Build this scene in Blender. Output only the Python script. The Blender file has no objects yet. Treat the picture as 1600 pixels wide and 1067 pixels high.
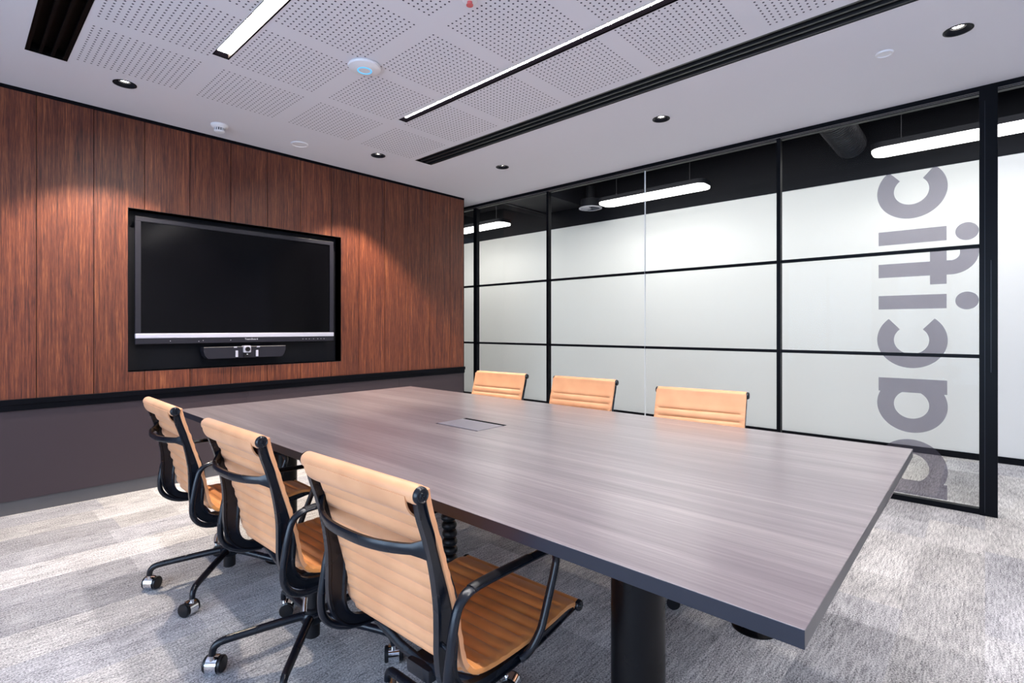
import bpy, bmesh, math, random
from mathutils import Vector, Matrix
from mathutils.geometry import delaunay_2d_cdt
random.seed(7)
C = bpy.context.scene.collection
PI = math.pi

# ------------------------------------------------------------------ materials
def nmat(name):
    m = bpy.data.materials.new(name); m.use_nodes = True
    nt = m.node_tree; b = nt.nodes['Principled BSDF']
    return m, nt, b
def N(nt, t, **k):
    n = nt.nodes.new(t)
    for a, v in k.items(): setattr(n, a, v)
    return n
def srgb(r, g, b):
    f = lambda c: (c/255/12.92) if c/255 <= .04045 else ((c/255+.055)/1.055)**2.4
    return (f(r), f(g), f(b), 1)
def simple(name, col, rough=.5, metal=0, spec=.5, bump=0, bscale=9, coat=0):
    m, nt, b = nmat(name)
    b.inputs['Base Color'].default_value = col
    b.inputs['Roughness'].default_value = rough
    b.inputs['Metallic'].default_value = metal
    b.inputs['Specular IOR Level'].default_value = spec
    b.inputs['Coat Weight'].default_value = coat
    tc = N(nt, 'ShaderNodeTexCoord'); no = N(nt, 'ShaderNodeTexNoise'); no.inputs['Scale'].default_value = bscale
    nt.links.new(tc.outputs['Object'], no.inputs['Vector'])
    mr = N(nt, 'ShaderNodeMapRange'); mr.inputs['To Min'].default_value = max(0, rough-.04); mr.inputs['To Max'].default_value = min(1, rough+.04)
    nt.links.new(no.outputs['Fac'], mr.inputs['Value']); nt.links.new(mr.outputs['Result'], b.inputs['Roughness'])
    if bump:
        bp = N(nt, 'ShaderNodeBump'); bp.inputs['Strength'].default_value = bump; bp.inputs['Distance'].default_value = .002
        nt.links.new(no.outputs['Fac'], bp.inputs['Height']); nt.links.new(bp.outputs['Normal'], b.inputs['Normal'])
    return m
def emis(name, col, s, tint=None):
    m, nt, b = nmat(name)
    b.inputs['Base Color'].default_value = (.8, .8, .8, 1)
    b.inputs['Emission Color'].default_value = col
    b.inputs['Emission Strength'].default_value = s
    return m
def ramp(nt, fac, stops):
    r = N(nt, 'ShaderNodeValToRGB'); e = r.color_ramp.elements
    while len(e) < len(stops): e.new(.5)
    for i, (p, c) in enumerate(stops): e[i].position = p; e[i].color = c
    nt.links.new(fac, r.inputs['Fac']); return r
def mathn(nt, op, a, b=None):
    n = N(nt, 'ShaderNodeMath', operation=op)
    for i, v in enumerate((a, b)):
        if v is None: continue
        if isinstance(v, (int, float)): n.inputs[i].default_value = v
        else: nt.links.new(v, n.inputs[i])
    return n.outputs[0]
def mixc(nt, mode, fac, a, b):
    n = N(nt, 'ShaderNodeMix', data_type='RGBA', blend_type=mode)
    for s, v in ((n.inputs[0], fac), (n.inputs[6], a), (n.inputs[7], b)):
        if isinstance(v, (int, float)): s.default_value = v
        elif isinstance(v, tuple): s.default_value = v
        else: nt.links.new(v, s)
    return n.outputs[2]

M = {}
M['black'] = simple('black_powder_coat', (.002, .002, .0028, 1), .28, spec=.2)
M['frame_black'] = simple('black_frame', (.0018, .0022, .0042, 1), .4, spec=.10)
M['chair_black'] = simple('black_anodised', (.003, .005, .010, 1), .27, 0, spec=.42)
M['plastic'] = simple('black_plastic', (.006, .006, .008, 1), .35, spec=.35)
M['recess'] = simple('recess_black', (.003, .0035, .006, 1), .5, spec=.2)
M['bezel'] = simple('bezel_black', (.012, .012, .019, 1), .4, spec=.3)
M['screen'] = simple('screen_black', (.002, .002, .0028, 1), .12, spec=.14)
M['silver'] = simple('silver_strip', (.58, .58, .68, 1), .4, .5)
M['chrome'] = simple('chrome', (.82, .83, .86, 1), .07, 1)
M['white_plastic'] = simple('white_plastic', (.74, .73, .76, 1), .4)
M['light_grey'] = simple('grey_marks', (.45, .45, .50, 1), .5)
M['white_wall'] = simple('white_wall', (.84, .84, .82, 1), .55)
M['paint'] = simple('white_paint', (.62, .61, .66, 1), .7)
M['void'] = simple('dark_soffit', (.006, .0065, .010, 1), .6, spec=.15)
M['duct'] = simple('duct_metal', (.022, .022, .028, 1), .45, .5)
M['pink'] = simple('pink_glass', (.6, .12, .12, 1), .2)
M['slat'] = simple('slat_black', (.006, .006, .007, 1), .35)
M['slatedge'] = simple('slat_edge', (.022, .022, .024, 1), .4)
M['lower'] = simple('charcoal_laminate', srgb(58, 49, 54), .38, spec=.35)
M['seam_grey'] = simple('seam_grey', (.25, .23, .22, 1), .5)
M['skirt'] = simple('carpet_skirting', (.105, .10, .105, 1), .95, bump=.6, bscale=400, spec=.1)
M['strip_light'] = emis('strip_light', (1, .95, .93, 1), 92)
M['reflector'] = simple('lamp_reflector', (.011, .008, .007, 1), .6, spec=.05)
M['lamp_black'] = simple('lamp_black', (.0006, .0005, .0007, 1), .9, spec=0)
M['slat_dark'] = simple('slat_dark', (.003, .0025, .0025, 1), .6, spec=.1)
M['edge'] = simple('table_edge', (.013, .014, .024, 1), .35, spec=.5)
M['downlight'] = emis('downlight_lens', (1, .93, .82, 1), 40)
M['corr_light'] = emis('corridor_light', (1, .99, .98, 1), 7)
M['cyan'] = emis('cyan_ring', (.12, .55, 1, 1), 1.0); M['cyan'].node_tree.nodes['Principled BSDF'].inputs['Base Color'].default_value = (.02, .15, .3, 1)
M['led'] = emis('white_led', (.9, .9, 1, 1), .55)
M['lid'] = simple('flap_lid', (.165, .155, .18, 1), .32, .1)

# leather: warm tan with slight mottling, paled in colour for daylight on the backs
m, nt, b = nmat('tan_leather_daylit'); M['leather'] = m
tc = N(nt, 'ShaderNodeTexCoord'); no = N(nt, 'ShaderNodeTexNoise'); no.inputs['Scale'].default_value = 9
nt.links.new(tc.outputs['Object'], no.inputs['Vector'])
r = ramp(nt, no.outputs['Fac'], [(.3, (.62, .285, .130, 1)), (.7, (.71, .345, .165, 1))])
nt.links.new(r.outputs[0], b.inputs['Base Color'])
b.inputs['Roughness'].default_value = .5; b.inputs['Sheen Weight'].default_value = .15
n2 = N(nt, 'ShaderNodeTexNoise'); n2.inputs['Scale'].default_value = 450
nt.links.new(tc.outputs['Object'], n2.inputs['Vector'])
bp = N(nt, 'ShaderNodeBump'); bp.inputs['Strength'].default_value = .15; bp.inputs['Distance'].default_value = .001
nt.links.new(n2.outputs['Fac'], bp.inputs['Height']); nt.links.new(bp.outputs['Normal'], b.inputs['Normal'])

m2 = M['leather'].copy(); m2.name = 'tan_leather_seat'; M['leather_seat'] = m2  # same leather without the daylight pallor painted into the backs
for n in m2.node_tree.nodes:
    if n.bl_idname == 'ShaderNodeValToRGB':
        n.color_ramp.elements[0].color = (.64, .235, .055, 1); n.color_ramp.elements[1].color = (.74, .30, .080, 1)

# reddish timber veneer, grain runs up the wall
m, nt, b = nmat('timber_veneer'); M['timber'] = m
tc = N(nt, 'ShaderNodeTexCoord'); oi = N(nt, 'ShaderNodeObjectInfo')
off = N(nt, 'ShaderNodeCombineXYZ')
nt.links.new(mathn(nt, 'MULTIPLY', oi.outputs['Random'], 31.0), off.inputs[2])
ad = N(nt, 'ShaderNodeVectorMath', operation='ADD'); nt.links.new(tc.outputs['Object'], ad.inputs[0]); nt.links.new(off.outputs[0], ad.inputs[1])
def stretched(scale, detail, dist=0, rough=.6):
    mp = N(nt, 'ShaderNodeMapping'); mp.inputs['Scale'].default_value = scale
    nt.links.new(ad.outputs[0], mp.inputs['Vector'])
    q = N(nt, 'ShaderNodeTexNoise'); q.inputs['Scale'].default_value = 1; q.inputs['Detail'].default_value = detail
    q.inputs['Roughness'].default_value = rough; q.inputs['Distortion'].default_value = dist
    nt.links.new(mp.outputs[0], q.inputs['Vector']); return q.outputs['Fac']
a = stretched((110, 40, 3.0), 4, .6); c = stretched((16, 8, .55), 3, .8); d = stretched((300, 60, 14), 2)
v = mathn(nt, 'ADD', mathn(nt, 'MULTIPLY', a, .52), mathn(nt, 'ADD', mathn(nt, 'MULTIPLY', c, .22), mathn(nt, 'MULTIPLY', d, .26)))
r = ramp(nt, v, [(.37, (.026, .007, .006, 1)), (.47, (.088, .023, .013, 1)), (.55, (.150, .042, .019, 1)), (.65, (.27, .098, .042, 1))])
tint = mixc(nt, 'MULTIPLY', 1.0, r.outputs[0], N(nt, 'ShaderNodeCombineXYZ').outputs[0])
cx = nt.nodes[-1]
for n in nt.nodes:
    if n.bl_idname == 'ShaderNodeCombineXYZ' and n is not off: cx = n
mr = N(nt, 'ShaderNodeMapRange'); mr.inputs['To Min'].default_value = .85; mr.inputs['To Max'].default_value = 1.1
nt.links.new(oi.outputs['Random'], mr.inputs['Value'])
for i in range(3): nt.links.new(mr.outputs['Result'], cx.inputs[i])
nt.links.new(tint, b.inputs['Base Color']); b.inputs['Roughness'].default_value = .42; b.inputs['Specular IOR Level'].default_value = .4
bp = N(nt, 'ShaderNodeBump'); bp.inputs['Strength'].default_value = .2; bp.inputs['Distance'].default_value = .001
nt.links.new(d, bp.inputs['Height']); nt.links.new(bp.outputs['Normal'], b.inputs['Normal'])

# table laminate, grain along the table
m, nt, b = nmat('table_laminate'); M['table'] = m
tc = N(nt, 'ShaderNodeTexCoord'); ad = N(nt, 'ShaderNodeVectorMath', operation='ADD'); nt.links.new(tc.outputs['Object'], ad.inputs[0])
a = stretched((130, 2.2, 130), 4, .5); c = stretched((13, .45, 13), 3, .8, .55); d = stretched((400, 14, 400), 2)
v = mathn(nt, 'ADD', mathn(nt, 'MULTIPLY', a, .38), mathn(nt, 'ADD', mathn(nt, 'MULTIPLY', c, .45), mathn(nt, 'MULTIPLY', d, .17)))
r = ramp(nt, v, [(.34, (.105, .080, .094, 1)), (.5, (.165, .136, .150, 1)), (.6, (.220, .188, .198, 1)), (.7, (.29, .255, .245, 1))])
nt.links.new(r.outputs[0], b.inputs['Base Color']); b.inputs['Roughness'].default_value = .4; b.inputs['Coat Weight'].default_value = .85; b.inputs['Coat Roughness'].default_value = .24; b.inputs['Coat IOR'].default_value = 1.85
bp = N(nt, 'ShaderNodeBump'); bp.inputs['Strength'].default_value = .12; bp.inputs['Distance'].default_value = .0006
nt.links.new(d, bp.inputs['Height']); nt.links.new(bp.outputs['Normal'], b.inputs['Normal'])

# carpet tiles: mottled planks with ribs running across the room
m, nt, b = nmat('carpet'); M['carpet'] = m
tc = N(nt, 'ShaderNodeTexCoord'); ad = N(nt, 'ShaderNodeVectorMath', operation='ADD'); nt.links.new(tc.outputs['Object'], ad.inputs[0])
br = N(nt, 'ShaderNodeTexBrick'); br.offset = .37; br.inputs['Scale'].default_value = 1
br.inputs['Mortar Size'].default_value = 0; br.inputs['Brick Width'].default_value = 1.0; br.inputs['Row Height'].default_value = .25
br.inputs['Color1'].default_value = (.72, .72, .72, 1); br.inputs['Color2'].default_value = (1.12, 1.12, 1.12, 1); br.inputs['Bias'].default_value = .1
nt.links.new(tc.outputs['Object'], br.inputs['Vector'])
a = stretched((150, 190, 1), 3, 0, .85); c = stretched((2.2, 7, 1), 3, .3); d = stretched((12, 115, 1), 1, .2)
v = mathn(nt, 'ADD', mathn(nt, 'MULTIPLY', a, .70), mathn(nt, 'ADD', mathn(nt, 'MULTIPLY', c, .12), mathn(nt, 'MULTIPLY', d, .18)))
r = ramp(nt, v, [(.40, (.10, .098, .105, 1)), (.5, (.46, .45, .465, 1)), (.59, (.78, .77, .77, 1))])
b2 = N(nt, 'ShaderNodeTexBrick'); b2.offset = .61; b2.inputs['Scale'].default_value = 1; b2.inputs['Mortar Size'].default_value = 0
b2.inputs['Brick Width'].default_value = 1.0; b2.inputs['Row Height'].default_value = .25; b2.inputs['Bias'].default_value = -.25
b2.inputs['Color1'].default_value = (1.06, 1.04, 1.0, 1); b2.inputs['Color2'].default_value = (.66, .68, .76, 1)  # plank tones vary; the cool one also has shade and blue daylight painted in
mp2 = N(nt, 'ShaderNodeMapping'); mp2.inputs['Location'].default_value = (7.31, 4.0, 0); nt.links.new(tc.outputs['Object'], mp2.inputs['Vector']); nt.links.new(mp2.outputs[0], b2.inputs['Vector'])
t1 = mixc(nt, 'MULTIPLY', 1.0, r.outputs[0], br.outputs['Color'])
t2 = mixc(nt, 'MULTIPLY', .75, t1, b2.outputs['Color'])
nt.links.new(t2, b.inputs['Base Color']); b.inputs['Roughness'].default_value = .95; b.inputs['Specular IOR Level'].default_value = .1
bp = N(nt, 'ShaderNodeBump'); bp.inputs['Strength'].default_value = .7; bp.inputs['Distance'].default_value = .004
nt.links.new(v, bp.inputs['Height']); nt.links.new(bp.outputs['Normal'], b.inputs['Normal'])

# perforated plasterboard ceiling
m, nt, b = nmat('perforated_ceiling'); M['ceiling'] = m
tc = N(nt, 'ShaderNodeTexCoord'); sp = N(nt, 'ShaderNodeSeparateXYZ'); nt.links.new(tc.outputs['Object'], sp.inputs[0])
def axis(o, start, pitch, lo, hi):
    s = mathn(nt, 'SUBTRACT', o, start-.015-pitch*40)
    q = mathn(nt, 'MODULO', s, pitch)
    ins = mathn(nt, 'LESS_THAN', q, .51)
    ins = mathn(nt, 'MULTIPLY', ins, mathn(nt, 'GREATER_THAN', o, lo)); ins = mathn(nt, 'MULTIPLY', ins, mathn(nt, 'LESS_THAN', o, hi))
    h = mathn(nt, 'SUBTRACT', mathn(nt, 'MODULO', q, .03), .015)
    return ins, mathn(nt, 'MULTIPLY', h, h)
ix, hx = axis(sp.outputs[0], .497, .6035, .45, 2.83)
iy, hy_ = axis(sp.outputs[1], 3.315, .6, -2.2, 3.83)
dd = mathn(nt, 'SQRT', mathn(nt, 'ADD', hx, hy_))
hole = mathn(nt, 'MULTIPLY', mathn(nt, 'MULTIPLY', ix, iy), mathn(nt, 'LESS_THAN', dd, .0052))
col = mixc(nt, 'MIX', hole, (.66, .65, .70, 1), (.045, .04, .06, 1))
nt.links.new(col, b.inputs['Base Color']); b.inputs['Roughness'].default_value = .8; b.inputs['Specular IOR Level'].default_value = .2

# clear glass (thin), slight green tint
def glassmat(name, tint, refl):
    m = bpy.data.materials.new(name); m.use_nodes = True; nt = m.node_tree
    for n in list(nt.nodes): nt.nodes.remove(n)
    o = N(nt, 'ShaderNodeOutputMaterial'); t = N(nt, 'ShaderNodeBsdfTransparent'); t.inputs[0].default_value = tint
    g = N(nt, 'ShaderNodeBsdfGlossy'); g.inputs['Roughness'].default_value = .02
    f = N(nt, 'ShaderNodeFresnel'); f.inputs['IOR'].default_value = 1.45
    mm = N(nt, 'ShaderNodeMath', operation='MULTIPLY'); mm.inputs[1].default_value = refl; nt.links.new(f.outputs[0], mm.inputs[0])
    x = N(nt, 'ShaderNodeMixShader'); nt.links.new(mm.outputs[0], x.inputs[0]); nt.links.new(t.outputs[0], x.inputs[1]); nt.links.new(g.outputs[0], x.inputs[2])
    nt.links.new(x.outputs[0], o.inputs[0]); return m
M['glass'] = glassmat('partition_glass', (.975, .978, .962, 1), .07)
M['joint'] = simple('clear_joint', (.75, .78, .80, 1), .3)
m = bpy.data.materials.new('vinyl_film'); m.use_nodes = True; nt = m.node_tree
for n in list(nt.nodes): nt.nodes.remove(n)
o = N(nt, 'ShaderNodeOutputMaterial'); t = N(nt, 'ShaderNodeBsdfTransparent'); t.inputs[0].default_value = (.43, .41, .465, 1)
g = N(nt, 'ShaderNodeBsdfDiffuse'); g.inputs[0].default_value = (.25, .24, .30, 1)
x = N(nt, 'ShaderNodeMixShader'); x.inputs[0].default_value = .12
nt.links.new(t.outputs[0], x.inputs[1]); nt.links.new(g.outputs[0], x.inputs[2]); nt.links.new(x.outputs[0], o.inputs[0]); M['vinyl'] = m

# ------------------------------------------------------------------ mesh helpers
def bm_new(): return bmesh.new()
def box(bm, x0, x1, y0, y1, z0, z1, bev=0):
    r = bmesh.ops.create_cube(bm, size=1)
    vs = r['verts']
    for v in vs:
        v.co = Vector((x0+(v.co.x+.5)*(x1-x0), y0+(v.co.y+.5)*(y1-y0), z0+(v.co.z+.5)*(z1-z0)))
    if bev:
        es = list({e for v in vs for e in v.link_edges})
        bmesh.ops.bevel(bm, geom=es, offset=bev, segments=2, profile=.6, affect='EDGES')
def lathe(bm, prof, seg=32, mat=None):
    """prof: list of (r, z); revolve round z; mat optional 4x4"""
    rings = []
    for (r, z) in prof:
        if r < 1e-6:
            rings.append([bm.verts.new((0, 0, z))])
        else:
            rings.append([bm.verts.new((r*math.cos(2*PI*i/seg), r*math.sin(2*PI*i/seg), z)) for i in range(seg)])
    for a, b in zip(rings, rings[1:]):
        for i in range(seg):
            j = (i+1) % seg
            if len(a) == 1 and len(b) == 1: continue
            if len(a) == 1: bm.faces.new((a[0], b[i], b[j]))
            elif len(b) == 1: bm.faces.new((a[i], a[j], b[0]))
            else: bm.faces.new((a[i], a[j], b[j], b[i]))
    if mat is not None:
        for rg in rings:
            for v in rg: v.co = mat @ v.co
def smooth_path(pts, n):
    """Catmull-Rom through pts -> n per segment"""
    P = [Vector(p) for p in pts]; out = []
    for i in range(len(P)-1):
        p0 = P[max(0, i-1)]; p1 = P[i]; p2 = P[i+1]; p3 = P[min(len(P)-1, i+2)]
        for k in range(n):
            t = k/n
            out.append(.5*((2*p1)+(-p0+p2)*t+(2*p0-5*p1+4*p2-p3)*t*t+(-p0+3*p1-3*p2+p3)*t**3))
    out.append(P[-1]); return out
def sweep(bm, pts, section, side=(0, 1, 0), scales=None, cap=True):
    """sweep 2D section [(a,b)] along pts; a along `side`, b along normal; scales per point (sa,sb)"""
    side = Vector(side).normalized(); rings = []; n = len(pts)
    for i, p in enumerate(pts):
        p = Vector(p)
        t = (Vector(pts[min(i+1, n-1)])-Vector(pts[max(i-1, 0)])).normalized()
        s = (side - t*side.dot(t)).normalized(); nn = t.cross(s)
        sa, sb = scales[i] if scales else (1, 1)
        rings.append([bm.verts.new(p+s*(a*sa)+nn*(b*sb)) for a, b in section])
    m = len(section)
    for a, b in zip(rings, rings[1:]):
        for i in range(m):
            j = (i+1) % m; bm.faces.new((a[i], a[j], b[j], b[i]))
    if cap:
        bm.faces.new(rings[0][::-1]); bm.faces.new(rings[-1])
def circ(r, n=12, r2=None):
    r2 = r if r2 is None else r2
    return [(r*math.cos(2*PI*i/n), r2*math.sin(2*PI*i/n)) for i in range(n)]
def obj(name, bm, mat, parent=None, smooth=False, bevel=0, mats=None):
    bmesh.ops.recalc_face_normals(bm, faces=bm.faces[:])
    me = bpy.data.meshes.new(name); bm.to_mesh(me); bm.free()
    for mm in ([mat] if mats is None else mats): me.materials.append(mm)
    if smooth:
        for p in me.polygons: p.use_smooth = True
        me.set_sharp_from_angle(angle=math.radians(38))
    o = bpy.data.objects.new(name, me); C.objects.link(o)
    if bevel:
        md = o.modifiers.new('bevel', 'BEVEL'); md.width = bevel; md.segments = 2; md.limit_method = 'ANGLE'
    if parent: o.parent = parent
    return o
def boxo(name, mat, parent, *dims, bev=0):
    bm = bm_new(); box(bm, *dims, bev=bev); return obj(name, bm, mat, parent)
def tag(o, label, cat, group=None):
    o['label'] = label; o['category'] = cat
    if group: o['group'] = group
    return o
def empty(name, loc=(0, 0, 0), rz=0):
    o = bpy.data.objects.new(name, None); C.objects.link(o); o.location = loc; o.rotation_euler = (0, 0, rz)
    o.empty_display_size = .1; return o
def struct(o): o['kind'] = 'structure'; return o

# ------------------------------------------------------------------ setting
XL, YB, XG, YW, H = -2.6, -2.6, 4.42, 4.51, 2.7
XC = 6.20
bm = bm_new(); box(bm, XL-.2, XC+.2, YB-1.5, 9.2, -.1, 0); struct(obj('floor', bm, M['carpet']))

# ceiling with real cut-outs for the slots, strips and downlights
slots = [(.282, .460, YB+.3, 3.870), (2.862, 3.046, YB+.3, 3.815)]
strips = [(.991, 1.077, -2.0, 3.168), (2.222, 2.292, -2.0, 3.160)]
downs = [(.745, 3.957), (2.564, 3.949), (3.509, 1.740), (3.540, 3.365), (3.488, .101)]
dr = .058
holes = slots + strips + [(x-.08, x+.08, y-.08, y+.08) for x, y in downs]
xs = sorted({XL-.2, XG+.03} | {v for h in holes for v in h[:2]}); ys = sorted({YB-.2, 5.2} | {v for h in holes for v in h[2:]})
bm = bm_new()
for a, b_ in zip(xs, xs[1:]):
    for c_, d_ in zip(ys, ys[1:]):
        mx, my = (a+b_)/2, (c_+d_)/2
        if any(h[0] < mx < h[1] and h[2] < my < h[3] for h in holes): continue
        bm.faces.new([bm.verts.new(p) for p in ((a, c_, H), (a, d_, H), (b_, d_, H), (b_, c_, H))])
def sqp(ang, s):
    c, s_ = math.cos(ang), math.sin(ang); k = s/max(abs(c), abs(s_)); return (c*k, s_*k)
for x, y in downs:
    n = 32
    for i in range(n):
        a0, a1 = 2*PI*i/n+PI/4, 2*PI*(i+1)/n+PI/4
        p0, p1 = sqp(a0, .08), sqp(a1, .08)
        q0, q1 = (dr*math.cos(a0), dr*math.sin(a0)), (dr*math.cos(a1), dr*math.sin(a1))
        bm.faces.new([bm.verts.new((x+p[0], y+p[1], H)) for p in (p0, p1, q1, q0)])
for (x0, x1, y0, y1) in []:
    for (p, q) in (((x0, y0), (x1, y0)), ((x1, y0), (x1, y1)), ((x1, y1), (x0, y1)), ((x0, y1), (x0, y0))):
        bm.faces.new([bm.verts.new(v) for v in ((*p, H), (*q, H), (*q, H+.012), (*p, H+.012))])
me = bpy.data.meshes.new('ceiling'); bmesh.ops.remove_doubles(bm, verts=bm.verts[:], dist=1e-5); bm.to_mesh(me); bm.free(); me.materials.append(M['ceiling'])
ceil = bpy.data.objects.new('ceiling', me); C.objects.link(ceil); struct(ceil)
# slab above the ceiling closes the void
struct(boxo('ceiling', M['void'], None, XL-.2, XC+.3, YB-1.5, 9.2, 3.35, 3.45))

# wall with the screen: timber panels, rail, charcoal lower panels, carpet skirting
wall = struct(empty('wall_back', (0, YW, 0)))
def wb(name, mat, x0, x1, y0, y1, z0, z1, bev=0):
    return boxo(name, mat, wall, x0, x1, y0-YW, y1-YW, z0, z1, bev=bev)
XE = 4.090
wb('backing', M['recess'], XL, XE-.004, YW+.10, YW+.5, .0, H)
R = (.869, 2.518, .866, 2.036)
seams = [.385+.2908*k for k in range(-10, 13)]+[XE-.004]
for a, b_ in zip([XL]+[s for s in seams if s > XL], [s for s in seams if s > XL]):
    bm = bm_new(); x0, x1 = a+.002, b_-.002
    rects = []
    if x1 < R[0] or x0 > R[1]: rects = [(x0, x1, .728, 2.676)]
    else:
        rects = [(x0, x1, R[3], 2.676), (x0, x1, .728, R[2])]
        if x0 < R[0]: rects.append((x0, R[0], R[2], R[3]))
        if x1 > R[1]: rects.append((R[1], x1, R[2], R[3]))
    for r_ in rects: box(bm, r_[0], r_[1], 0, .018, r_[2], r_[3])
    obj('timber_panel', bm, M['timber'], wall)
bm = bm_new()
for (x0, x1, z0, z1) in ((XL, R[0], 0, H), (R[1], XE-.004, 0, H), (R[0], R[1], 0, R[2]), (R[0], R[1], R[3], H)):
    box(bm, x0, x1, .018, .10, z0, z1)
obj('backing', bm, M['recess'], wall)
wb('ceiling_trim', M['frame_black'], XL, XE, YW-.004, YW+.1, 2.676, H)
wb('end_trim', M['frame_black'], XE-.004, XE, YW-.002, YW+.5, 0, H)
bm = bm_new(); box(bm, XL, XE+.004, -.022, .018, .694, .728, .002); box(bm, XL, XE+.002, -.012, .018, .655, .694, .002); obj('dado_rail', bm, M['frame_black'], wall)
ls = [XL]+[1.684-1.5*k for k in (2, 1)]+[1.684, 3.184, XE]
for a, b_ in zip(ls, ls[1:]):
    if b_-a > .05: wb('lower_panel', M['lower'], a+.0012, b_-.0012, YW+.002, YW+.018, .09, .655)
wb('seam_strip', M['seam_grey'], 1.6825, 1.6855, YW+.006, YW+.017, .09, .655)
bb = struct(boxo('baseboard_back', M['skirt'], None, XL, XE, YW+.012, YW+.09, 0, .09))
# recess lining
bm = bm_new()
box(bm, R[0]-.003, R[0], -.001, .10, R[2]-.003, R[3]+.003); box(bm, R[1], R[1]+.003, -.001, .10, R[2]-.003, R[3]+.003)
box(bm, R[0], R[1], -.001, .10, R[2]-.003, R[2]); box(bm, R[0], R[1], -.001, .10, R[3], R[3]+.003)
obj('recess_lining', bm, M['recess'], wall)

# left wall with tall windows (daylight side)
bm = bm_new()
wins = [(-2.1, -.6), (-.3, 1.2), (1.5, 3.0)]
cur = YB
for a, b_ in wins:
    box(bm, XL-.2, XL, cur, a, 0, H); box(bm, XL-.2, XL, a, b_, 0, .15); box(bm, XL-.2, XL, a, b_, 2.5, H); cur = b_
box(bm, XL-.2, XL, cur, 4.7, 0, H)
struct(obj('wall_left', bm, M['paint']))
for i, (a, b_) in enumerate(wins):
    w = struct(empty('window_%d' % (i+6), (XL-.1, (a+b_)/2, 0)))
    hw = (b_-a)/2
    bm = bm_new()
    for d in ((-.03, .03, -hw, -hw+.05, .15, 2.5), (-.03, .03, hw-.05, hw, .15, 2.5), (-.03, .03, -hw, hw, .15, .2), (-.03, .03, -hw, hw, 2.45, 2.5), (-.03, .03, -.02, .02, .15, 2.5)): box(bm, *d)
    obj('window_frame', bm, M['frame_black'], w)
    boxo('glass_pane', M['glass'], w, -.004, .004, -hw+.05, hw-.05, .2, 2.45)
struct(boxo('wall_front', M['paint'], None, XL-.2, XG+.03, YB-.2, YB, 0, H))

# corridor behind the glass
struct(boxo('wall_corridor', M['white_wall'], None, XC, XC+.15, YB-1.5, 9.2, .058, 2.675))
struct(boxo('wall_corridor_upper', M['void'], None, XC-.01, XC+.15, YB-1.5, 9.2, 2.675, 3.35))
struct(boxo('baseboard_corridor', M['frame_black'], None, XC-.012, XC+.1, YB-1.5, 9.2, 0, .058))
struct(boxo('wall_corridor_end', M['white_wall'], None, 3.0, XC+.1, 9.0, 9.2, 0, 3.35))
struct(boxo('wall_corridor_near', M['white_wall'], None, XG-.1, XC+.1, YB-1.5, YB-1.3, 0, 3.35))
struct(boxo('trim_1', M['void'], None, XG+.035, XG+.13, YB-1.3, 9.0, 2.70, 3.35))

# glass partition: five bays + head track + door post
def bay(n, y0, y1, left=True, right=True):
    w = struct(empty('window_%d' % n, (XG, (y0+y1)/2, 0))); c = (y0+y1)/2
    boxo('glass_pane', M['glass'], w, -.005, .005, y0-c, y1-c, .034, 2.655)
    boxo('sill', M['frame_black'], w, -.024, .024, y0-c, y1-c, 0, .036)
    for z in (.997, 1.697):
        bm = bm_new(); box(bm, -.014, -.0052, y0-c, y1-c, z-.0115, z+.0115); box(bm, .0052, .014, y0-c, y1-c, z-.0115, z+.0115)
        obj('glazing_bar', bm, M['frame_black'], w)
    return w
bay(1, 4.672, 6.4); bay(2, 3.519, 4.616); bay(3, 2.357, 3.490); bay(4, 1.208, 2.349); bay(5, .027, 1.180)
for i, (a, b_) in enumerate(((4.616, 4.672), (3.490, 3.519), (1.180, 1.208))):
    struct(boxo('trim_%d' % (i+2), M['frame_black'], None, XG-.024, XG+.024, a, b_, 0, H-.04))
struct(boxo('trim_5', M['joint'], None, XG-.005, XG+.005, 2.349, 2.357, .036, 2.655))
door = struct(empty('door_1', (XG, -.5, 0)))
bm = bm_new(); box(bm, -.035, .035, .441, .527, 0, H-.004, .003); obj('door_post', bm, M['frame_black'], door)
bm = bm_new(); box(bm, -.0385, -.0355, .470, .474, .9, 1.6); box(bm, -.0385, -.0355, .499, .502, .02, 2.6); obj('post_groove', bm, M['bezel'], door)
bm = bm_new(); box(bm, -.035, .035, -1.1, -1.04+.0, 0, H-.004, .003); obj('door_post', bm, M['frame_black'], door)
struct(boxo('wall_right', M['paint'], None, XG-.05, XG+.05, YB, -1.6, 0, H))
head = struct(empty('trim_6', (XG, 0, H)))
boxo('head_track', M['frame_black'], head, -.030, .035, -1.6, 6.4, -.030, 0)
boxo('head_track', M['frame_black'], head, -.020, .025, -1.6, 6.4, -.048, -.030)
bm = bm_new(); box(bm, -.0245, -.0205, -1.6, 6.4, -.0335, -.0315); box(bm, -.0235, -.0205, -1.6, 6.4, -.0425, -.0405); obj('track_line', bm, M['seam_grey'], head)

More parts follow.
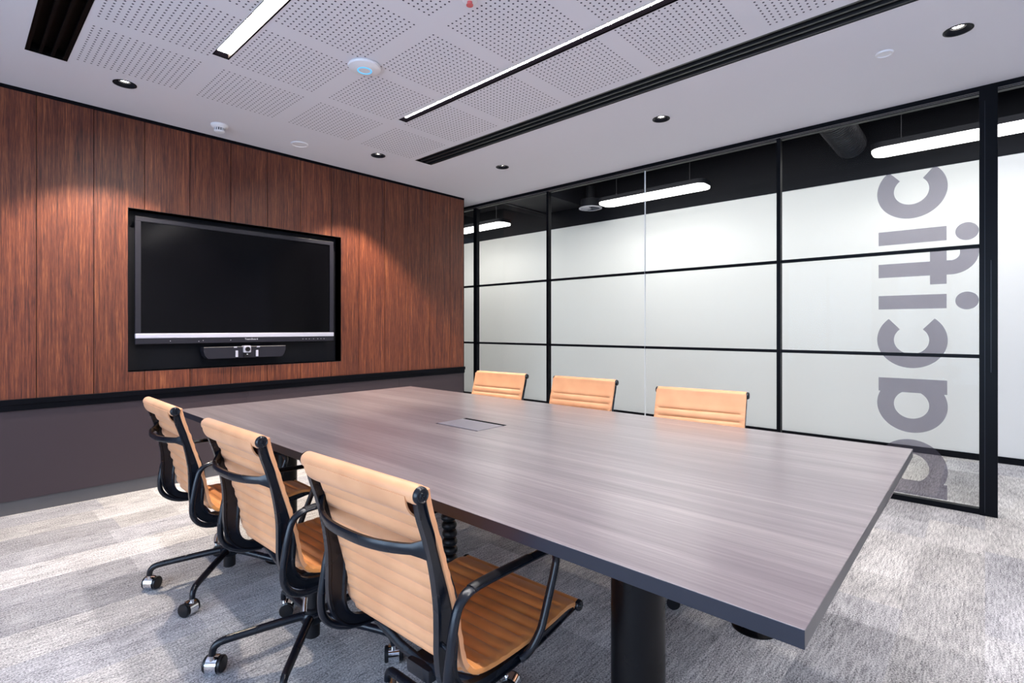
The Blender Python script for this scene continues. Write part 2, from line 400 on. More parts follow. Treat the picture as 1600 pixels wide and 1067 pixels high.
# ------------------------------------------------------------------ lettering on the glass
def tri_shape(bm, rings, inside, x, th=.0006):
    pts, edges = [], []
    for rg in rings:
        b0 = len(pts); pts += [Vector(p) for p in rg]
        edges += [(b0+i, b0+(i+1) % len(rg)) for i in range(len(rg))]
    vs, es, fs, *_ = delaunay_2d_cdt(pts, edges, [], 0, 1e-6)
    V = [bm.verts.new((x, .551-v[0], v[1])) for v in vs]
    for f in fs:
        c = sum((vs[i] for i in f), Vector((0, 0)))/len(f)
        if inside(c.x, c.y):
            try: bm.faces.new([V[i] for i in f])
            except ValueError: pass
    for v in [v for v in bm.verts if not v.link_faces]: bm.verts.remove(v)
def ring(cu, cv, r, n=72, r2=None): return [(cu+r*math.cos(2*PI*i/n), cv+(r2 or r)*math.sin(2*PI*i/n)) for i in range(n)]
def rect(u0, u1, v0, v1): return [(u0, v0), (u1, v0), (u1, v1), (u0, v1)]
def inrect(u, v, r): return r[0] < u < r[1] and r[2] < v < r[3]
RO, RI, UC = .190, .095, .182
sign = empty('glass_lettering', (XG-.0062, 0, 0))
tag(sign, 'grey see-through vinyl word pacific running up the glass, read from the corridor side', 'lettering')
def letter(rings, inside):
    bm = bm_new(); tri_shape(bm, rings, inside, 0)
    return obj('letter', bm, M['vinyl'], sign)
def d2(u, v, cu, cv): return math.hypot(u-cu, v-cv)
def letter_c(cv):
    a = math.radians(40.5)
    w = [(UC, cv), (UC+.5*math.sin(a), cv+.5*math.cos(a)), (UC-.5*math.sin(a), cv+.5*math.cos(a))]
    def ins(u, v):
        r = d2(u, v, UC, cv)
        return RI < r < RO and not (v > cv and abs(math.atan2(u-UC, v-cv)) < a)
    letter([ring(UC, cv, RO), ring(UC, cv, RI), w], ins)
def letter_i(v0, v1):
    r = rect(0, .366, v0, v1); cv = (v0+v1)/2
    letter([r, ring(.466, cv, .057, 40)], lambda u, v: inrect(u, v, (0, .366, v0, v1)) or (d2(u, v, .466, cv) < .057))
rp = (-.14, .369, .050, .147)
letter([rect(*rp), ring(UC, .232, RO), ring(UC, .232, RI), rect(-.1, .5, .115, .6)], lambda u, v: inrect(u, v, rp) or (RI < d2(u, v, UC, .232) < RO and v > .115))
ra = (0, .369, .739, .833)
letter([rect(*ra), ring(UC, .658, RO), ring(UC, .658, RI), rect(-.1, .5, .3, .770)], lambda u, v: inrect(u, v, ra) or (RI < d2(u, v, UC, .658) < RO and v < .770))
letter_c(1.096); letter_i(1.307, 1.401)
rs, rc = (0, .386, 1.527, 1.620), (.281, .366, 1.467, 1.690)
rh = (.432, .524, 1.664, 1.705)
letter([rect(*rs), rect(*rc), rect(*rh), ring(.386, 1.665, .138), ring(.386, 1.665, .046), rect(.386, .6, 1.4, 1.665)],
       lambda u, v: inrect(u, v, rs) or inrect(u, v, rc) or inrect(u, v, rh) or (u > .386 and v < 1.665 and .046 < d2(u, v, .386, 1.665) < .138))
letter_i(1.752, 1.846); letter_c(2.111)

# ------------------------------------------------------------------ ceiling fittings
for i, (x0, x1, y0, y1) in enumerate(slots):
    t = empty('air_slot', ((x0+x1)/2, (y0+y1)/2, H))
    tag(t, ('wide black air slot in the ceiling near the upper left corner',
            'long black ribbed air slot between the perforated ceiling and the plain strip')[i], 'air vent', 'black linear air slots')
    hx_, hy2 = (x1-x0)/2, (y1-y0)/2
    bm = bm_new(); box(bm, -hx_, hx_, -hy2, hy2, .05, .055); box(bm, -hx_, -hx_+.004, -hy2, hy2, -.001, .055); box(bm, hx_-.004, hx_, -hy2, hy2, -.001, .055)
    box(bm, -hx_, hx_, -hy2, -hy2+.004, -.001, .055); box(bm, -hx_, hx_, hy2-.004, hy2, -.001, .055); obj('housing', bm, M['slat' if i else 'slat_dark'], t)
    for k in range(4):
        xx = -hx_+.012+(2*hx_-.024)*k/3
        bm = bm_new(); box(bm, xx-.007, xx+.007, -hy2, hy2, .002, .012); box(bm, xx-.0015, xx+.0015, -hy2, hy2, .012, .045); obj('blade', bm, M['slatedge' if i else 'slat_dark'], t)
for i, (x0, x1, y0, y1) in enumerate(strips):
    t = empty('strip_light', ((x0+x1)/2, (y0+y1)/2, H))
    tag(t, ('bright recessed strip light nearer the screen wall end, left of the round wireless disc',
            'long thin recessed strip light beside the ribbed black air slot')[i], 'ceiling light', 'recessed strip lights')
    hx_, hy2 = (x1-x0)/2, (y1-y0)/2
    bm = bm_new()
    box(bm, -hx_, -hx_+.004, -hy2, hy2, -.001, .05); box(bm, hx_-.004, hx_, -hy2, hy2, -.001, .05)
    box(bm, -hx_, hx_, -hy2, -hy2+.008, -.001, .05); box(bm, -hx_, hx_, hy2-.008, hy2, -.001, .05); box(bm, -hx_, hx_, -hy2, hy2, .05, .053)
    obj('frame', bm, M['lamp_black'], t)
    bm = bm_new(); dz = .029
    box(bm, -hx_+.005, hx_-.005, -hy2+.009, hy2-.009, dz, dz+.004); obj('diffuser', bm, M['strip_light'], t)
    bm = bm_new()
    box(bm, hx_-.0065, hx_-.0045, -hy2+.009, hy2-.009, .002, dz)
    obj('reflector', bm, M['lamp_black' if i else 'reflector'], t)
dl = ['round black downlight near the upper left, above the left end of the timber wall',
      'small round black downlight above the timber wall right of the round ceiling plate',
      'round black downlight in the plain ceiling between the other two beside the glass',
      'smallest black downlight, closest to the corner where timber wall meets glass',
      'round black downlight in the upper right corner above the door opening']
for i, (x, y) in enumerate(downs):
    t = empty('downlight', (x, y, H)); tag(t, dl[i], 'downlight', 'black round downlights')
    bm = bm_new(); lathe(bm, [(dr+.004, 0), (dr+.004, -.003), (dr-.004, -.003), (dr-.006, 0), (.034, .016), (.032, .06), (dr+.003, .06), (dr+.004, 0)]); obj('trim_ring', bm, M['frame_black'], t, smooth=True)
    bm = bm_new(); lathe(bm, [(0, .018), (.018, .019), (.024, .021), (.024, .03), (0, .03)], 24); obj('lens', bm, M['downlight'], t, smooth=True)
# smoke detector
t = empty('smoke_detector', (1.375, 4.235, H)); tag(t, 'white domed smoke detector with dark slots on the ceiling above the timber wall', 'smoke detector')
bm = bm_new(); lathe(bm, [(0, 0), (.058, 0), (.058, -.010), (.052, -.018), (.040, -.024), (.036, -.026)], 40); obj('base', bm, M['white_plastic'], t, smooth=True)
bm = bm_new(); lathe(bm, [(.026, -.022), (.026, -.046)], 24); obj('chamber', bm, M['plastic'], t, smooth=True)
bm = bm_new(); lathe(bm, [(.034, -.044), (.034, -.050), (.026, -.056), (0, -.057), (0, -.044), (.034, -.044)], 40)
for k in range(14):
    a = 2*PI*k/14; c_, s_ = math.cos(a), math.sin(a)
    v = [bm.verts.new((r_*c_-w_*s_, r_*s_+w_*c_, z_)) for r_ in (.028, .036) for w_ in (-.0028, .0028) for z_ in (-.046, -.022)]
    for f in ((0, 1, 3, 2), (4, 5, 7, 6), (0, 1, 5, 4), (2, 3, 7, 6), (0, 2, 6, 4), (1, 3, 7, 5)): bm.faces.new([v[q] for q in f])
obj('cage', bm, M['white_plastic'], t)
# blank round plates
for (x, y, r_, lab) in ((1.964, 4.182, .068, 'flat white round ceiling plate between smoke detector and small downlight'), (3.505, .411, .042, 'small flat white round plate on the plain ceiling left of the upper right downlight')):
    bm = bm_new(); lathe(bm, [(0, -.004), (r_*.78, -.004), (r_*.84, -.009), (r_*.95, -.008), (r_, 0), (0, 0)], 40)
    o = obj('ceiling_plate', bm, M['white_plastic'], None, smooth=True); o.location = (x, y, H); tag(o, lab, 'ceiling plate')
# wireless access point
t = empty('wireless_access_point', (1.633, 2.655, H)); tag(t, 'white round wireless disc with a thin blue light ring on the perforated ceiling', 'wireless router')
bm = bm_new(); lathe(bm, [(0, .02), (.03, .02), (.03, .0), (.088, 0), (.094, -.008), (.090, -.018), (.065, -.027), (.03, -.030), (0, -.031)], 48); obj('disc', bm, M['white_plastic'], t, smooth=True)
bm = bm_new(); lathe(bm, [(.034, -.0280), (.034, -.0325), (.041, -.0325), (.041, -.0280)], 48); obj('light_ring', bm, M['cyan'], t, smooth=True)
t = empty('sprinkler_head', (1.637, 1.765, H)); tag(t, 'small sprinkler with a pinkish centre at the top edge of the perforated ceiling', 'sprinkler')
bm = bm_new(); lathe(bm, [(0, .02), (.01, .02), (.01, 0), (.032, 0), (.034, -.004), (.026, -.009), (0, -.009)], 32); obj('collar', bm, M['white_plastic'], t, smooth=True)
bm = bm_new(); lathe(bm, [(.0, -.009), (.012, -.009), (.012, -.02), (.016, -.022), (.016, -.026), (0, -.027)], 20); obj('deflector', bm, M['pink'], t, smooth=True)

# ------------------------------------------------------------------ screen and soundbar
t = empty('wall_screen', (1.676, 4.52, 1.06)); tag(t, 'large switched-off black display recessed in the timber wall', 'television')
x0, x1, z0, z1 = -.767, .767, 0, .925
bm = bm_new(); box(bm, x0+.02, x1-.02, -.0, .088, z0+.02, z1-.02); obj('casing', bm, M['recess'], t)
bm = bm_new(); bz = .034
box(bm, x0, x1, -.014, .01, z1-bz, z1, .003); box(bm, x0, x0+bz, -.014, .01, z0+.075, z1-bz); box(bm, x1-bz-.004, x1, -.014, .01, z0+.075, z1-bz)
obj('bezel', bm, M['bezel'], t)
bm = bm_new(); box(bm, x0+bz, x1-bz-.004, -.006, .004, z0+.07, z1-bz); obj('screen_panel', bm, M['screen'], t)
bm = bm_new(); box(bm, x0, x1, -.020, .01, z0+.042, z0+.078, .004); obj('silver_bar', bm, M['silver'], t)
bm = bm_new(); box(bm, x0, x1, -.016, .01, z0, z0+.042, .002); lb = obj('control_strip', bm, M['bezel'], t)
bm = bm_new()
for x in (-.55, -.33, -.36, -.13, .47, .50, .53, .57, .61, .64, .67):
    zz = .018 if x not in (-.36,) else .012
    box(bm, x-.0025, x+.0025, -.0172, -.0155, zz, zz+.005)
obj('indicator_marks', bm, M['light_grey'], lb)['kind'] = 'stuff'
cu = bpy.data.curves.new('brand_text', 'FONT'); cu.body = 'TeamBoard'; cu.size = .022; cu.align_x = 'CENTER'; cu.extrude = .0004
tmp = bpy.data.objects.new('tmp', cu); C.objects.link(tmp); bpy.context.view_layer.update()
me = bpy.data.meshes.new_from_object(tmp.evaluated_get(bpy.context.evaluated_depsgraph_get())); bpy.data.objects.remove(tmp)
me.materials.clear(); me.materials.append(M['light_grey'])
o = bpy.data.objects.new('maker_name', me); C.objects.link(o); o.parent = lb; o.rotation_euler = (PI/2, 0, 0); o.location = (.03, -.0168, .020)

t = empty('soundbar', (1.660, 4.53, .935)); tag(t, 'slim black conference soundbar with a camera in its middle, under the display', 'soundbar')
bm = bm_new()
prof = [(-.318, .092), (-.318, .06), (-.308, .025), (-.290, .004), (-.27, 0), (.27, 0), (.290, .004), (.308, .025), (.318, .06), (.318, .092)]
f0 = [bm.verts.new((x, -.055, z)) for x, z in prof]; f1 = [bm.verts.new((x, .03, z)) for x, z in prof]
bm.faces.new(f0); bm.faces.new(f1[::-1])
for i in range(len(prof)): j = (i+1) % len(prof); bm.faces.new((f0[i], f0[j], f1[j], f1[i]))
obj('body', bm, M['bezel'], t)
boxo('top_edge', M['seam_grey'], t, -.317, .317, -.0565, -.053, .089, .0925)
bm = bm_new(); box(bm, -.03, .026, -.075, -.02, .042, .098, .006); cam_ = obj('camera_block', bm, M['silver'], t)
bm = bm_new(); lathe(bm, [(0, 0), (.012, .001), (.014, .006), (.019, .008), (.019, 0)][::-1], 28, Matrix.Translation((-.002, -.075, .070)) @ Matrix.Rotation(PI/2, 4, 'X')); obj('lens', bm, M['plastic'], cam_, smooth=True)
boxo('camera_foot', M['plastic'], t, -.026, .022, -.066, -.02, .006, .042)
boxo('status_light', M['led'], t, -.006, .004, -.068, -.066, .026, .031)
for s in (-1, 1):
    bm = bm_new()
    for (za, zb, wa) in ((.083, .093, .012), (.008, .060, .009)):
        xa = s*(.078+.012*(za/.09)); 
        box(bm, xa-wa, xa+wa, -.062, -.052, za, zb, .002)
    obj('clip', bm, M['silver'], t)

# ------------------------------------------------------------------ table
TX0, TX1, TY0, TY1 = .853, 2.405, .196, 3.262
tcx, tcy = (TX0+TX1)/2, (TY0+TY1)/2
t = empty('boardroom_table', (tcx, tcy, 0)); tag(t, 'long rectangular meeting table with a grey-brown woodgrain top on black column legs', 'table')
hxx, hyy = (TX1-TX0)/2, (TY1-TY0)/2
HX0, HX1, HY0, HY1 = 1.541-tcx, 1.738-tcx, 1.62-tcy, 1.90-tcy
bm = bm_new()
for d in ((-hxx, HX0, -hyy, hyy), (HX1, hxx, -hyy, hyy), (HX0, HX1, -hyy, HY0), (HX0, HX1, HY1, hyy)): box(bm, *d, .700, .730)
bmesh.ops.remove_doubles(bm, verts=bm.verts[:], dist=1e-5)
bmesh.ops.recalc_face_normals(bm, faces=bm.faces[:])
tt = obj('tabletop', bm, M['table'], t, bevel=.0012, mats=[M['table'], M['edge']])
for p in tt.data.polygons:
    if abs(p.normal.z) < .5: p.material_index = 1
bm = bm_new(); box(bm, HX0, HX1, HY0, HY1, .66, .665); box(bm, HX0, HX0+.002, HY0, HY1, .66, .7295); box(bm, HX1-.002, HX1, HY0, HY1, .66, .7295)
box(bm, HX0, HX1, HY1-.002, HY1, .66, .7295); box(bm, HX0, HX1, HY0, HY0+.002, .66, .7295); hb = obj('cable_box', bm, M['plastic'], t)
bm = bm_new(); box(bm, HX0+.012, HX1-.026, HY0+.003, HY1-.003, .724, .731, .0015); obj('lid', bm, M['lid'], hb)
bm = bm_new(); box(bm, HX1-.02, HX1-.008, HY0+.03, HY0+.06, .70, .722); obj('socket', bm, M['silver'], hb)
legs = [(-.475, -1.095), (.515, -1.06), (-.465, .93), (.475, .93)]
for (x, y) in legs:
    bm = bm_new()
    lathe(bm, [(0, 0), (.085, 0), (.085, .006), (.080, .010), (.068, .016), (.066, .02), (.066, .68), (.11, .684), (.11, .70), (0, .70)], 40, Matrix.Translation((x, y, 0)))
    obj('leg', bm, M['black'], t, smooth=True)
boxo('under_rail', M['black'], t, -.475-.03, -.475+.03, -1.1, 1.1, .655, .70)
boxo('under_rail', M['black'], t, .475-.03, .475+.03, -1.1, 1.1, .655, .70)
# jointed cable spine hanging from the cable box
bm = bm_new(); sx, sy = 1.50-tcx, 1.76-tcy
for k in range(17):
    z = .03+k*.037
    M4 = Matrix.Translation((sx+.012*math.sin(k*.35), sy, z))
    lathe(bm, [(0, 0), (.030, 0), (.034, .006), (.034, .018), (.028, .026), (.012, .028), (.012, .037)], 16, M4)
box(bm, sx-.05, sx+.05, sy-.05, sy+.05, 0, .03, .004)
box(bm, sx-.05, sx+.14, sy-.04, sy+.04, .635, .662, .003)
obj('cable_spine', bm, M['plastic'], t, smooth=True)

# ------------------------------------------------------------------ chairs (local: faces +x, origin on the floor under the hub; ROLLX is the head roll)
RX = -.276
def L(p): return (p[0]+RX, p[1])
sling = [(0.017, .846), (.021, .822), (.031, .785), (.048, .735), (.066, .675), (.086, .610), (.102, .548), (.113, .490), (.124, .444), (.146, .411), (.182, .394), (.25, .386), (.35, .384), (.44, .388), (.52, .396), (.560, .391)]
rail = [(.004, .828), (.014, .79), (.031, .745), (.050, .690), (.066, .635), (.077, .585), (.080, .535), (.078, .485), (.081, .437), (.098, .399), (.132, .373), (.19, .361), (.29, .359), (.39, .364), (.47, .374), (.530, .384), (.560, .388)]
arm = [(.315, .358), (.345, .378), (.375, .43), (.400, .485), (.424, .540), (.434, .573), (.423, .597), (.392, .608), (.28, .612), (.155, .614), (.108, .609), (.082, .588), (.069, .550), (.060, .50), (.053, .450), (.058, .405), (.085, .370), (.13, .350), (.19, .346)]
def build_chair():
    ch = empty('office_chair')
    # upholstery strip with stitched ribs
    P = smooth_path([(L(p)[0], 0, p[1]) for p in sling], 22)
    s = [0]
    for a, b_ in zip(P, P[1:]): s.append(s[-1]+(b_-a).length)
    tot = s[-1]
    cut = next(i for i, p in enumerate(P) if p.z < .425)
    cols = [(-.2265, .35), (-.2255, .8), (-.216, 1), (-.206, 1), (-.197, 1), (-.12, 1), (-.04, 1), (.04, 1), (.12, 1), (.197, 1), (.206, 1), (.216, 1), (.2255, .8), (.2265, .35)]
    first = .100; pitch = .0415
    def thick(x):
        if x < first: u = x/first; e = 1-(2*u-1)**10; e = e if x > first*.5 else 1
        elif x > tot-.05: u = (tot-x)/.05; e = 1-(2*u-1)**10 if u > .5 else 1
        else:
            n_ = max(1, round((tot-.05-first)/pitch)); pp = (tot-.05-first)/n_
            u = ((x-first) % pp)/pp; e = 1-abs(2*u-1)**2.6
        return .003+.0082*max(0, e)
    for nm, i0, i1 in (('backrest', 0, cut+1), ('seat', cut, len(P))):
        bm = bm_new(); top, bot = [], []
        for i in range(i0, i1):
            t_ = (P[min(i+1, len(P)-1)]-P[max(i-1, 0)]).normalized(); nn = Vector((t_.z, 0, -t_.x))  # behind/below
            th = thick(s[i])
            top.append([bm.verts.new(P[i]-nn*(max(th, .0095)*k if abs(y) > .205 else th)+Vector((0, y, 0))) for y, k in cols])
            bot.append([bm.verts.new(P[i]+nn*(.004*k if abs(y) > .205 else th)+Vector((0, y, 0))) for y, k in cols])
        nC = len(cols)
        for a, b_ in zip(range(len(top)-1), range(1, len(top))):
            for j in range(nC-1):
                bm.faces.new((top[a][j], top[b_][j], top[b_][j+1], top[a][j+1])); bm.faces.new((bot[a][j], bot[a][j+1], bot[b_][j+1], bot[b_][j]))
            bm.faces.new((top[a][0], bot[a][0], bot[b_][0], top[b_][0])); bm.faces.new((top[a][-1], top[b_][-1], bot[b_][-1], bot[a][-1]))
        for e_ in (0, -1):
            for j in range(nC-1): bm.faces.new((top[e_][j], top[e_][j+1], bot[e_][j+1], bot[e_][j]))
        o = obj(nm, bm, M['leather' if nm == 'backrest' else 'leather_seat'], ch, smooth=True)
    def roll(nm, x, z, r_, hw):
        bm = bm_new()
        prof = [(0, -hw), (r_*.9, -hw), (r_, -hw+.004), (r_, hw-.004), (r_*.9, hw), (0, hw)]
        lathe(bm, prof, 28, Matrix.Translation((x+RX, 0, z)) @ Matrix.Rotation(PI/2, 4, 'X')); return obj(nm, bm, M['leather_seat' if nm == 'front_roll' else 'leather'], ch, smooth=True)
    hr = roll('head_roll', 0, .840, .0200, .224)
    fr = roll('front_roll', .575, .386, .0150, .224)
    # folded flap below the head roll, behind the back
    bm = bm_new(); fl = smooth_path([(RX-.0195, 0, .838), (RX-.016, 0, .819), (RX-.006, 0, .801), (RX+.012, 0, .787), (RX+.022, 0, .782)], 4)
    sweep(bm, fl, [(-.203, -.002), (.203, -.002), (.203, .002), (-.203, .002)]); obj('seam_flap', bm, M['leather'], hr, smooth=True)
    for (x, z, r_) in ((0, .840, .0172), (.575, .386, .0150)):
        for sd in (-1, 1):
            bm = bm_new()
            lathe(bm, [(0, .224), (r_*1.04, .224), (r_*1.04, .229), (r_*.94, .2335), (r_*.80, .235), (r_*.72, .2335), (r_*.4, .2335), (r_*.34, .2350), (r_*.2, .2350), (r_*.14, .233), (0, .233)], 24,
                  Matrix.Translation((x+RX, 0, z)) @ Matrix.Rotation(-PI/2*sd, 4, 'X'))
            obj('end_cap', bm, M['chair_black'], ch, smooth=True)
    # side frames: I-section rails
    Rp = smooth_path([(L(p)[0], 0, p[1]) for p in rail], 6); n = len(Rp)
    isec = [(-.0085, -.5), (.0085, -.5), (.0085, -.36), (.0035, -.28), (.0035, .28), (.0085, .36), (.0085, .5), (-.0085, .5), (-.0085, .36), (-.0035, .28), (-.0035, -.28), (-.0085, -.36)]
    sc = []
    for i in range(n):
        u = i/(n-1)
        w_ = .022+.036*math.exp(-((u-.36)/.17)**2)+.008*math.exp(-((u-.62)/.2)**2)
        sc.append((1.0, w_))
    for sd in (-1, 1):
        bm = bm_new(); sweep(bm, [p+Vector((0, sd*.2165, 0)) for p in Rp], isec, scales=sc); obj('side_frame', bm, M['chair_black'], ch, smooth=True)
    # armrest loops
    Ap = smooth_path([(L(p)[0], 0, p[1]) for p in arm], 6); n = len(Ap)
    for sd in (-1, 1):
        bm = bm_new(); pts, scl = [], []
        for i, p in enumerate(Ap):
            u = i/(n-1)
            off = .2500
            if u < .10: off = .226+(.25-.226)*(u/.10)
            if u > .88: off = .25-(.25-.226)*((u-.88)/.12)
            pts.append(p+Vector((0, sd*off, 0)))
            flat = 1 if .40 < u < .56 else max(0, 1-min(abs(u-.40), abs(u-.56))/.05)
            scl.append((1+.35*flat, 1-.2*flat))
        sweep(bm, pts, circ(.0105, 14), scales=scl); arm_o = obj('armrest', bm, M['chair_black'], ch, smooth=True)
        bm = bm_new(); sweep(bm, [Vector((RX+.062, sd*.216, .512)), Vector((RX+.060, sd*.250, .506))], circ(.005, 10), side=(1, 0, 0)); obj('stub', bm, M['chair_black'], arm_o, smooth=True)
        bm = bm_new(); q = [p for p, k in zip(pts, range(n)) if .42 < k/(n-1) < .54]
        sweep(bm, [p+Vector((0, 0, .0045)) for p in q], circ(.0125, 12, .0065)); obj('arm_pad', bm, M['plastic'], arm_o, smooth=True)
    # bowed back brace
    pts = []
    for k in range(25):
        a = -1+2*k/24
        pts.append(Vector((RX+.038-.062*(1-abs(a)**2.6), a*.214, .716-.004*(1-a*a))))
    scl = [(1+1.2*max(0, abs(-1+2*k/24)-.86)/.14, 1) for k in range(25)]
    bm = bm_new(); sweep(bm, pts, [(-.0115, -.004), (-.008, -.006), (.008, -.006), (.0115, -.004), (.0115, .003), (.008, .006), (-.008, .006), (-.0115, .003)], side=(0, 0, 1), scales=scl); obj('back_brace', bm, M['chair_black'], ch, smooth=True)
    # seat cross stretchers and mechanism
    bm = bm_new()
    for x in (-.075, .085): sweep(bm, [Vector((x, -.214, .352)), Vector((x, -.1, .318)), Vector((x, 0, .305)), Vector((x, .1, .318)), Vector((x, .214, .352))], circ(.011, 10, .014), side=(1, 0, 0))
    box(bm, -.10, .105, -.045, .045, .282, .318, .008); obj('under_seat_bracket', bm, M['chair_black'], ch, smooth=True)
    bm = bm_new(); lathe(bm, [(0, .055), (.020, .055), (.026, .060), (.026, .135), (.030, .14), (.030, .160), (.022, .165), (.022, .285), (0, .285)], 24); obj('gas_column', bm, M['plastic'], ch, smooth=True)
    bm = bm_new(); sweep(bm, [Vector((-.03, -.03, .295)), Vector((-.06, -.075, .285)), Vector((-.085, -.115, .262))], circ(.004, 8), side=(0, 0, 1)); lv = obj('tilt_lever', bm, M['chair_black'], ch, smooth=True)
    bm = bm_new(); sweep(bm, [Vector((-.083, -.112, .264)), Vector((-.095, -.13, .248)), Vector((-.102, -.142, .236))], circ(.0075, 10), side=(0, 0, 1)); obj('lever_tip', bm, M['chrome'], lv, smooth=True)
    # five leg base with hooded twin castors
    bm = bm_new(); lathe(bm, [(0, .112), (.036, .112), (.040, .118), (.040, .142), (.034, .150), (0, .150)], 28); obj('hub', bm, M['chair_black'], ch, smooth=True)
    for k in range(5):
        A = math.radians(BASE+72*k); rot = Matrix.Rotation(A, 4, 'Z')
        pr = [(.025, .136), (.10, .130), (.20, .119), (.275, .110), (.300, .103), (.314, .088), (.319, .066)]
        pts = smooth_path([rot @ Vector((r_, 0, z)) for r_, z in pr], 5); n = len(pts); sd = rot @ Vector((0, 1, 0))
        bm = bm_new(); sweep(bm, pts, circ(1, 12), side=sd, scales=[(.0155-.005*i/(n-1), .0145-.003*i/(n-1)) for i in range(n)]); obj('leg', bm, M['chair_black'], ch, smooth=True)
        # castor
        sw = A+CAST[k]; cs = Matrix.Translation(rot @ Vector((.319, 0, 0))) @ Matrix.Rotation(sw, 4, 'Z') @ Matrix.Translation((-.016, 0, .0275))
        bm = bm_new(); hr_, w_ = .0310, .0185
        ar = [math.radians(a) for a in range(-55, 171, 14)]
        o_ = [[bm.verts.new(cs @ Vector((rr*math.cos(a), y, rr*math.sin(a)))) for a in ar] for (rr, y) in ((hr_, -w_), (hr_, w_), (hr_-.002, w_), (hr_-.002, -w_))]
        for a in range(4):
            b_ = (a+1) % 4
            for i in range(len(ar)-1): bm.faces.new((o_[a][i], o_[a][i+1], o_[b_][i+1], o_[b_][i]))
        for i in (0, -1): bm.faces.new([o_[a][i] for a in range(4)])
        lathe(bm, [(0, -.0178), (.0262, -.0178), (.0262, .0178), (0, .0178)], 28, cs @ Matrix.Rotation(PI/2, 4, 'X'))
        ca = obj('castor', bm, M['chrome'], ch, smooth=True)
        for s2 in (-1, 1):
            bm = bm_new(); ym = cs @ Matrix.Translation((0, s2*.0245, 0)) @ Matrix.Rotation(PI/2, 4, 'X')
            lathe(bm, [(0, -.0075), (.018, -.0078), (.0245, -.007), (.0272, -.004), (.0272, .004), (.0245, .007), (.018, .0078), (0, .0075)], 28, ym); obj('wheel', bm, M['plastic'], ca, smooth=True)
        bm = bm_new(); lathe(bm, [(0, .020), (.0075, .020), (.0075, .066), (0, .066)], 12, Matrix.Translation(rot @ Vector((.319, 0, 0)))); lathe(bm, [(.004, -.014), (.004, .014)], 8, cs @ Matrix.Rotation(PI/2, 4, 'X')); obj('castor_stem', bm, M['chrome'], ca, smooth=True)
    return ch
BASE = 155
CAST = [math.radians(a) for a in (66, 70, -64, 100, 60)]
def copy_tree(o, parent=None):
    c = o.copy(); C.objects.link(c)
    if parent: c.parent = parent
    for k in list(o.children): copy_tree(k, c)
    return c
proto = build_chair()
def hub_for(rx, ry, rz):   # hub position so that the head roll centre sits at rx, ry
    return (rx-RX*math.cos(rz), ry-RX*math.sin(rz), 0)
dg = math.radians
seats = [(.632, 1.062, dg(2.0), 'tan ribbed leather chair nearest the camera, on the left side of the table'),
         (.620, 1.800, dg(1.0), 'middle tan ribbed leather chair of the three on the left side of the table'),
         (.621, 2.632, dg(-.8), 'tan ribbed leather chair on the left side of the table, closest to the screen wall'),
         (2.652, 1.095, dg(180+7.5), 'tan leather chair on the glass side of the table, nearest the lettering'),
         (2.765, 1.900, dg(180+4), 'middle tan leather chair on the glass side of the table'),
         (2.700, 2.578, dg(180+5), 'tan leather chair on the glass side of the table, closest to the timber wall')]
for i, (x, y, rz, lab) in enumerate(seats):
    o = proto if i == 0 else copy_tree(proto)
    o.location = hub_for(x, y, rz); o.rotation_euler = (0, 0, rz); tag(o, lab, 'chair', 'tan leather swivel chairs around the table')

# ------------------------------------------------------------------ corridor fittings
for i, (y0, y1, lab) in enumerate(((5.32, 6.75, 'farthest rounded linear light in the corridor, next to the timber wall corner'), (2.27, 3.63, 'middle rounded linear light in the corridor, right of the round vent'), (-.64, .755, 'rounded linear light in the corridor behind the end of the lettering and the door post'))):
    t = empty('corridor_light', (5.69, (y0+y1)/2, 2.75)); tag(t, lab, 'ceiling light', 'long rounded lights in the corridor')
    hl, hw = (y1-y0)/2, .14
    def cap_(bm, hw, hl, z0, z1):
        rr = .09; out = []
        for (cx_, cy_, a0) in ((hw-rr, hl-rr, 0), (-hw+rr, hl-rr, 90), (-hw+rr, -hl+rr, 180), (hw-rr, -hl+rr, 270)):
            for k in range(9): a = math.radians(a0+k*90/8); out.append((cx_+rr*math.cos(a), cy_+rr*math.sin(a)))
        A_ = [bm.verts.new((*p, z0)) for p in out]; B_ = [bm.verts.new((*p, z1)) for p in out]
        bm.faces.new(A_[::-1]); bm.faces.new(B_)
        for k in range(len(out)): j = (k+1) % len(out); bm.faces.new((A_[k], A_[j], B_[j], B_[k]))
    bm = bm_new(); cap_(bm, hw, hl, 0, .02); obj('diffuser', bm, M['corr_light'], t)
    bm = bm_new(); cap_(bm, hw+.006, hl+.006, .02, .07); obj('body', bm, M['void'], t)
    bm = bm_new()
    for yy in (-hl*.7, hl*.7): box(bm, -.002, .002, yy-.002, yy+.002, .07, .6)
    obj('hanger', bm, M['duct'], t)
t = empty('ceiling_vent', (5.89, 3.95, 2.80)); tag(t, 'round grey swirl air vent hanging in the dark corridor ceiling', 'air vent')
bm = bm_new(); lathe(bm, [(.125, -.002), (.155, 0), (.155, .008), (.125, .008), (.125, -.002)], 48); obj('rim', bm, M['light_grey'], t, smooth=True)
bm = bm_new(); lathe(bm, [(0, .012), (.13, .012), (.13, .12), (.06, .14), (.06, .3), (0, .3)], 40); obj('plenum', bm, M['void'], t, smooth=True)
bm = bm_new()
for k in range(24):
    a = 2*PI*k/24; c_, s_ = math.cos(a), math.sin(a); v = []
    for r_ in (.02, .128):
        for w_ in (-.0035, .0035):
            v.append(bm.verts.new((r_*c_-w_*s_, r_*s_+w_*c_, .002+w_)))
    bm.faces.new((v[0], v[1], v[3], v[2]))
lathe(bm, [(0, 0), (.022, 0), (.022, .008), (0, .008)], 20)
obj('blade', bm, M['light_grey'], t)
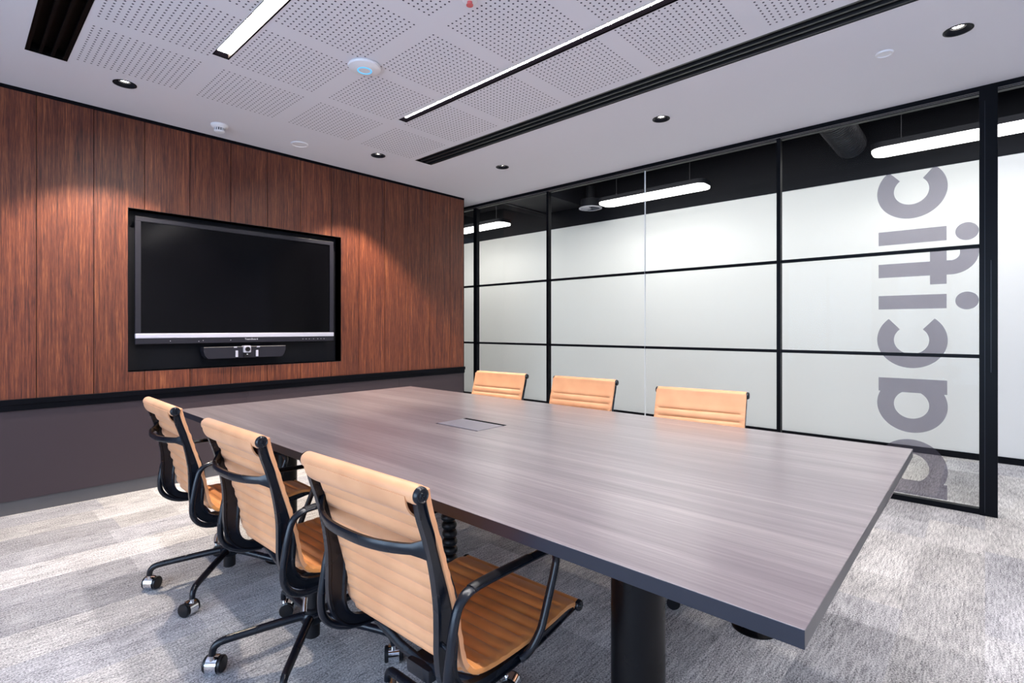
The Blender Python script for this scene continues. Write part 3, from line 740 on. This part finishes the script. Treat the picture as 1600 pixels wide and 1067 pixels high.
t = empty('air_duct', (5.4, 1.0, 3.03)); tag(t, 'dark spiral ribbed air duct crossing the corridor ceiling', 'air duct')
bm = bm_new(); pr = []
for k in range(34):
    z = -.85+k*.05; pr += [(.13, z), (.13, z+.042), (.137, z+.044), (.137, z+.048)]
lathe(bm, pr, 32, Matrix.Rotation(PI/2, 4, 'Y')); obj('spiral_pipe', bm, M['duct'], t, smooth=True)
t = empty('air_duct', (5.3, 4.55, 3.0)); tag(t, 'dark boxed duct in the corridor ceiling left of the round vent', 'air duct')
bm = bm_new(); box(bm, -.8, .85, -.35, .35, -.08, .2, .01); box(bm, -.8, .85, -.37, -.35, -.1, .22); box(bm, -.8, .85, .35, .37, -.1, .22); obj('duct_casing', bm, M['void'], t)
t = empty('cable_tray', (5.5, 7.2, 2.77)); tag(t, 'small light metal perforated tray high beyond the end of the timber wall', 'cable tray')
bm = bm_new()
for k in range(24): box(bm, -.25+k*.02, -.244+k*.02, -.02, .02, -.06, .06)
box(bm, -.2, -.19, -.005, .005, .06, .60); box(bm, .19, .2, -.005, .005, .06, .60); box(bm, -.25, .25, -.02, .02, .055, .065); box(bm, -.25, .25, -.02, .02, -.065, -.055); box(bm, -.25, .25, -.01, .01, -.01, .01); obj('tray', bm, M['light_grey'], t)

# ------------------------------------------------------------------ lights
def area(name, loc, rot, sx, sy, power, col):
    l = bpy.data.lights.new(name, 'AREA'); l.shape = 'RECTANGLE'; l.size = sx; l.size_y = sy; l.energy = power; l.color = col
    o = bpy.data.objects.new(name, l); C.objects.link(o); o.location = loc; o.rotation_euler = rot; return o
for i, (x, y) in enumerate(downs):
    l = bpy.data.lights.new('downlight_beam', 'SPOT'); l.energy = 250 if i < 2 else 40; l.color = (1, .86, .70); l.spot_size = math.radians(94); l.spot_blend = .35; l.shadow_soft_size = .025
    o = bpy.data.objects.new('downlight_beam', l); C.objects.link(o); o.location = (x, y, H+.008)
area('corridor_fill', (4.85, 3.0, 3.2), (0, 0, 0), .6, 10, 165, (1, .99, .98))  # unseen fill lamp, added to even out the corridor wall's brightness
# daylight through the left windows
for i, (a, b_) in enumerate(wins):
    l = area('daylight', (XL-.35, (a+b_)/2, 1.4), (0, -PI/2, 0), 2.4, 1.6, 118, (.55, .72, 1.0))
w = bpy.data.worlds.new('World'); bpy.context.scene.world = w; w.use_nodes = True
nt = w.node_tree; bg = nt.nodes['Background']; sk = N(nt, 'ShaderNodeTexSky'); sk.sky_type = 'HOSEK_WILKIE'; sk.sun_direction = (.5, .3, .8); sk.turbidity = 3
nt.links.new(sk.outputs[0], bg.inputs[0]); bg.inputs[1].default_value = .8

# ------------------------------------------------------------------ camera
th = math.atan(739/807)
cam = bpy.data.cameras.new('camera'); cam.sensor_width = 36; cam.lens = 807/1600*36; cam.shift_y = -(533.5-513)/1600; cam.clip_start = .02
co = bpy.data.objects.new('camera', cam); C.objects.link(co); co.location = (0, 0, 1.175); co.rotation_euler = (PI/2, 0, th-PI/2)
bpy.context.scene.camera = co
vs = bpy.context.scene.view_settings; vs.view_transform = 'Standard'; vs.look = 'None'; vs.exposure = 0; vs.gamma = 1
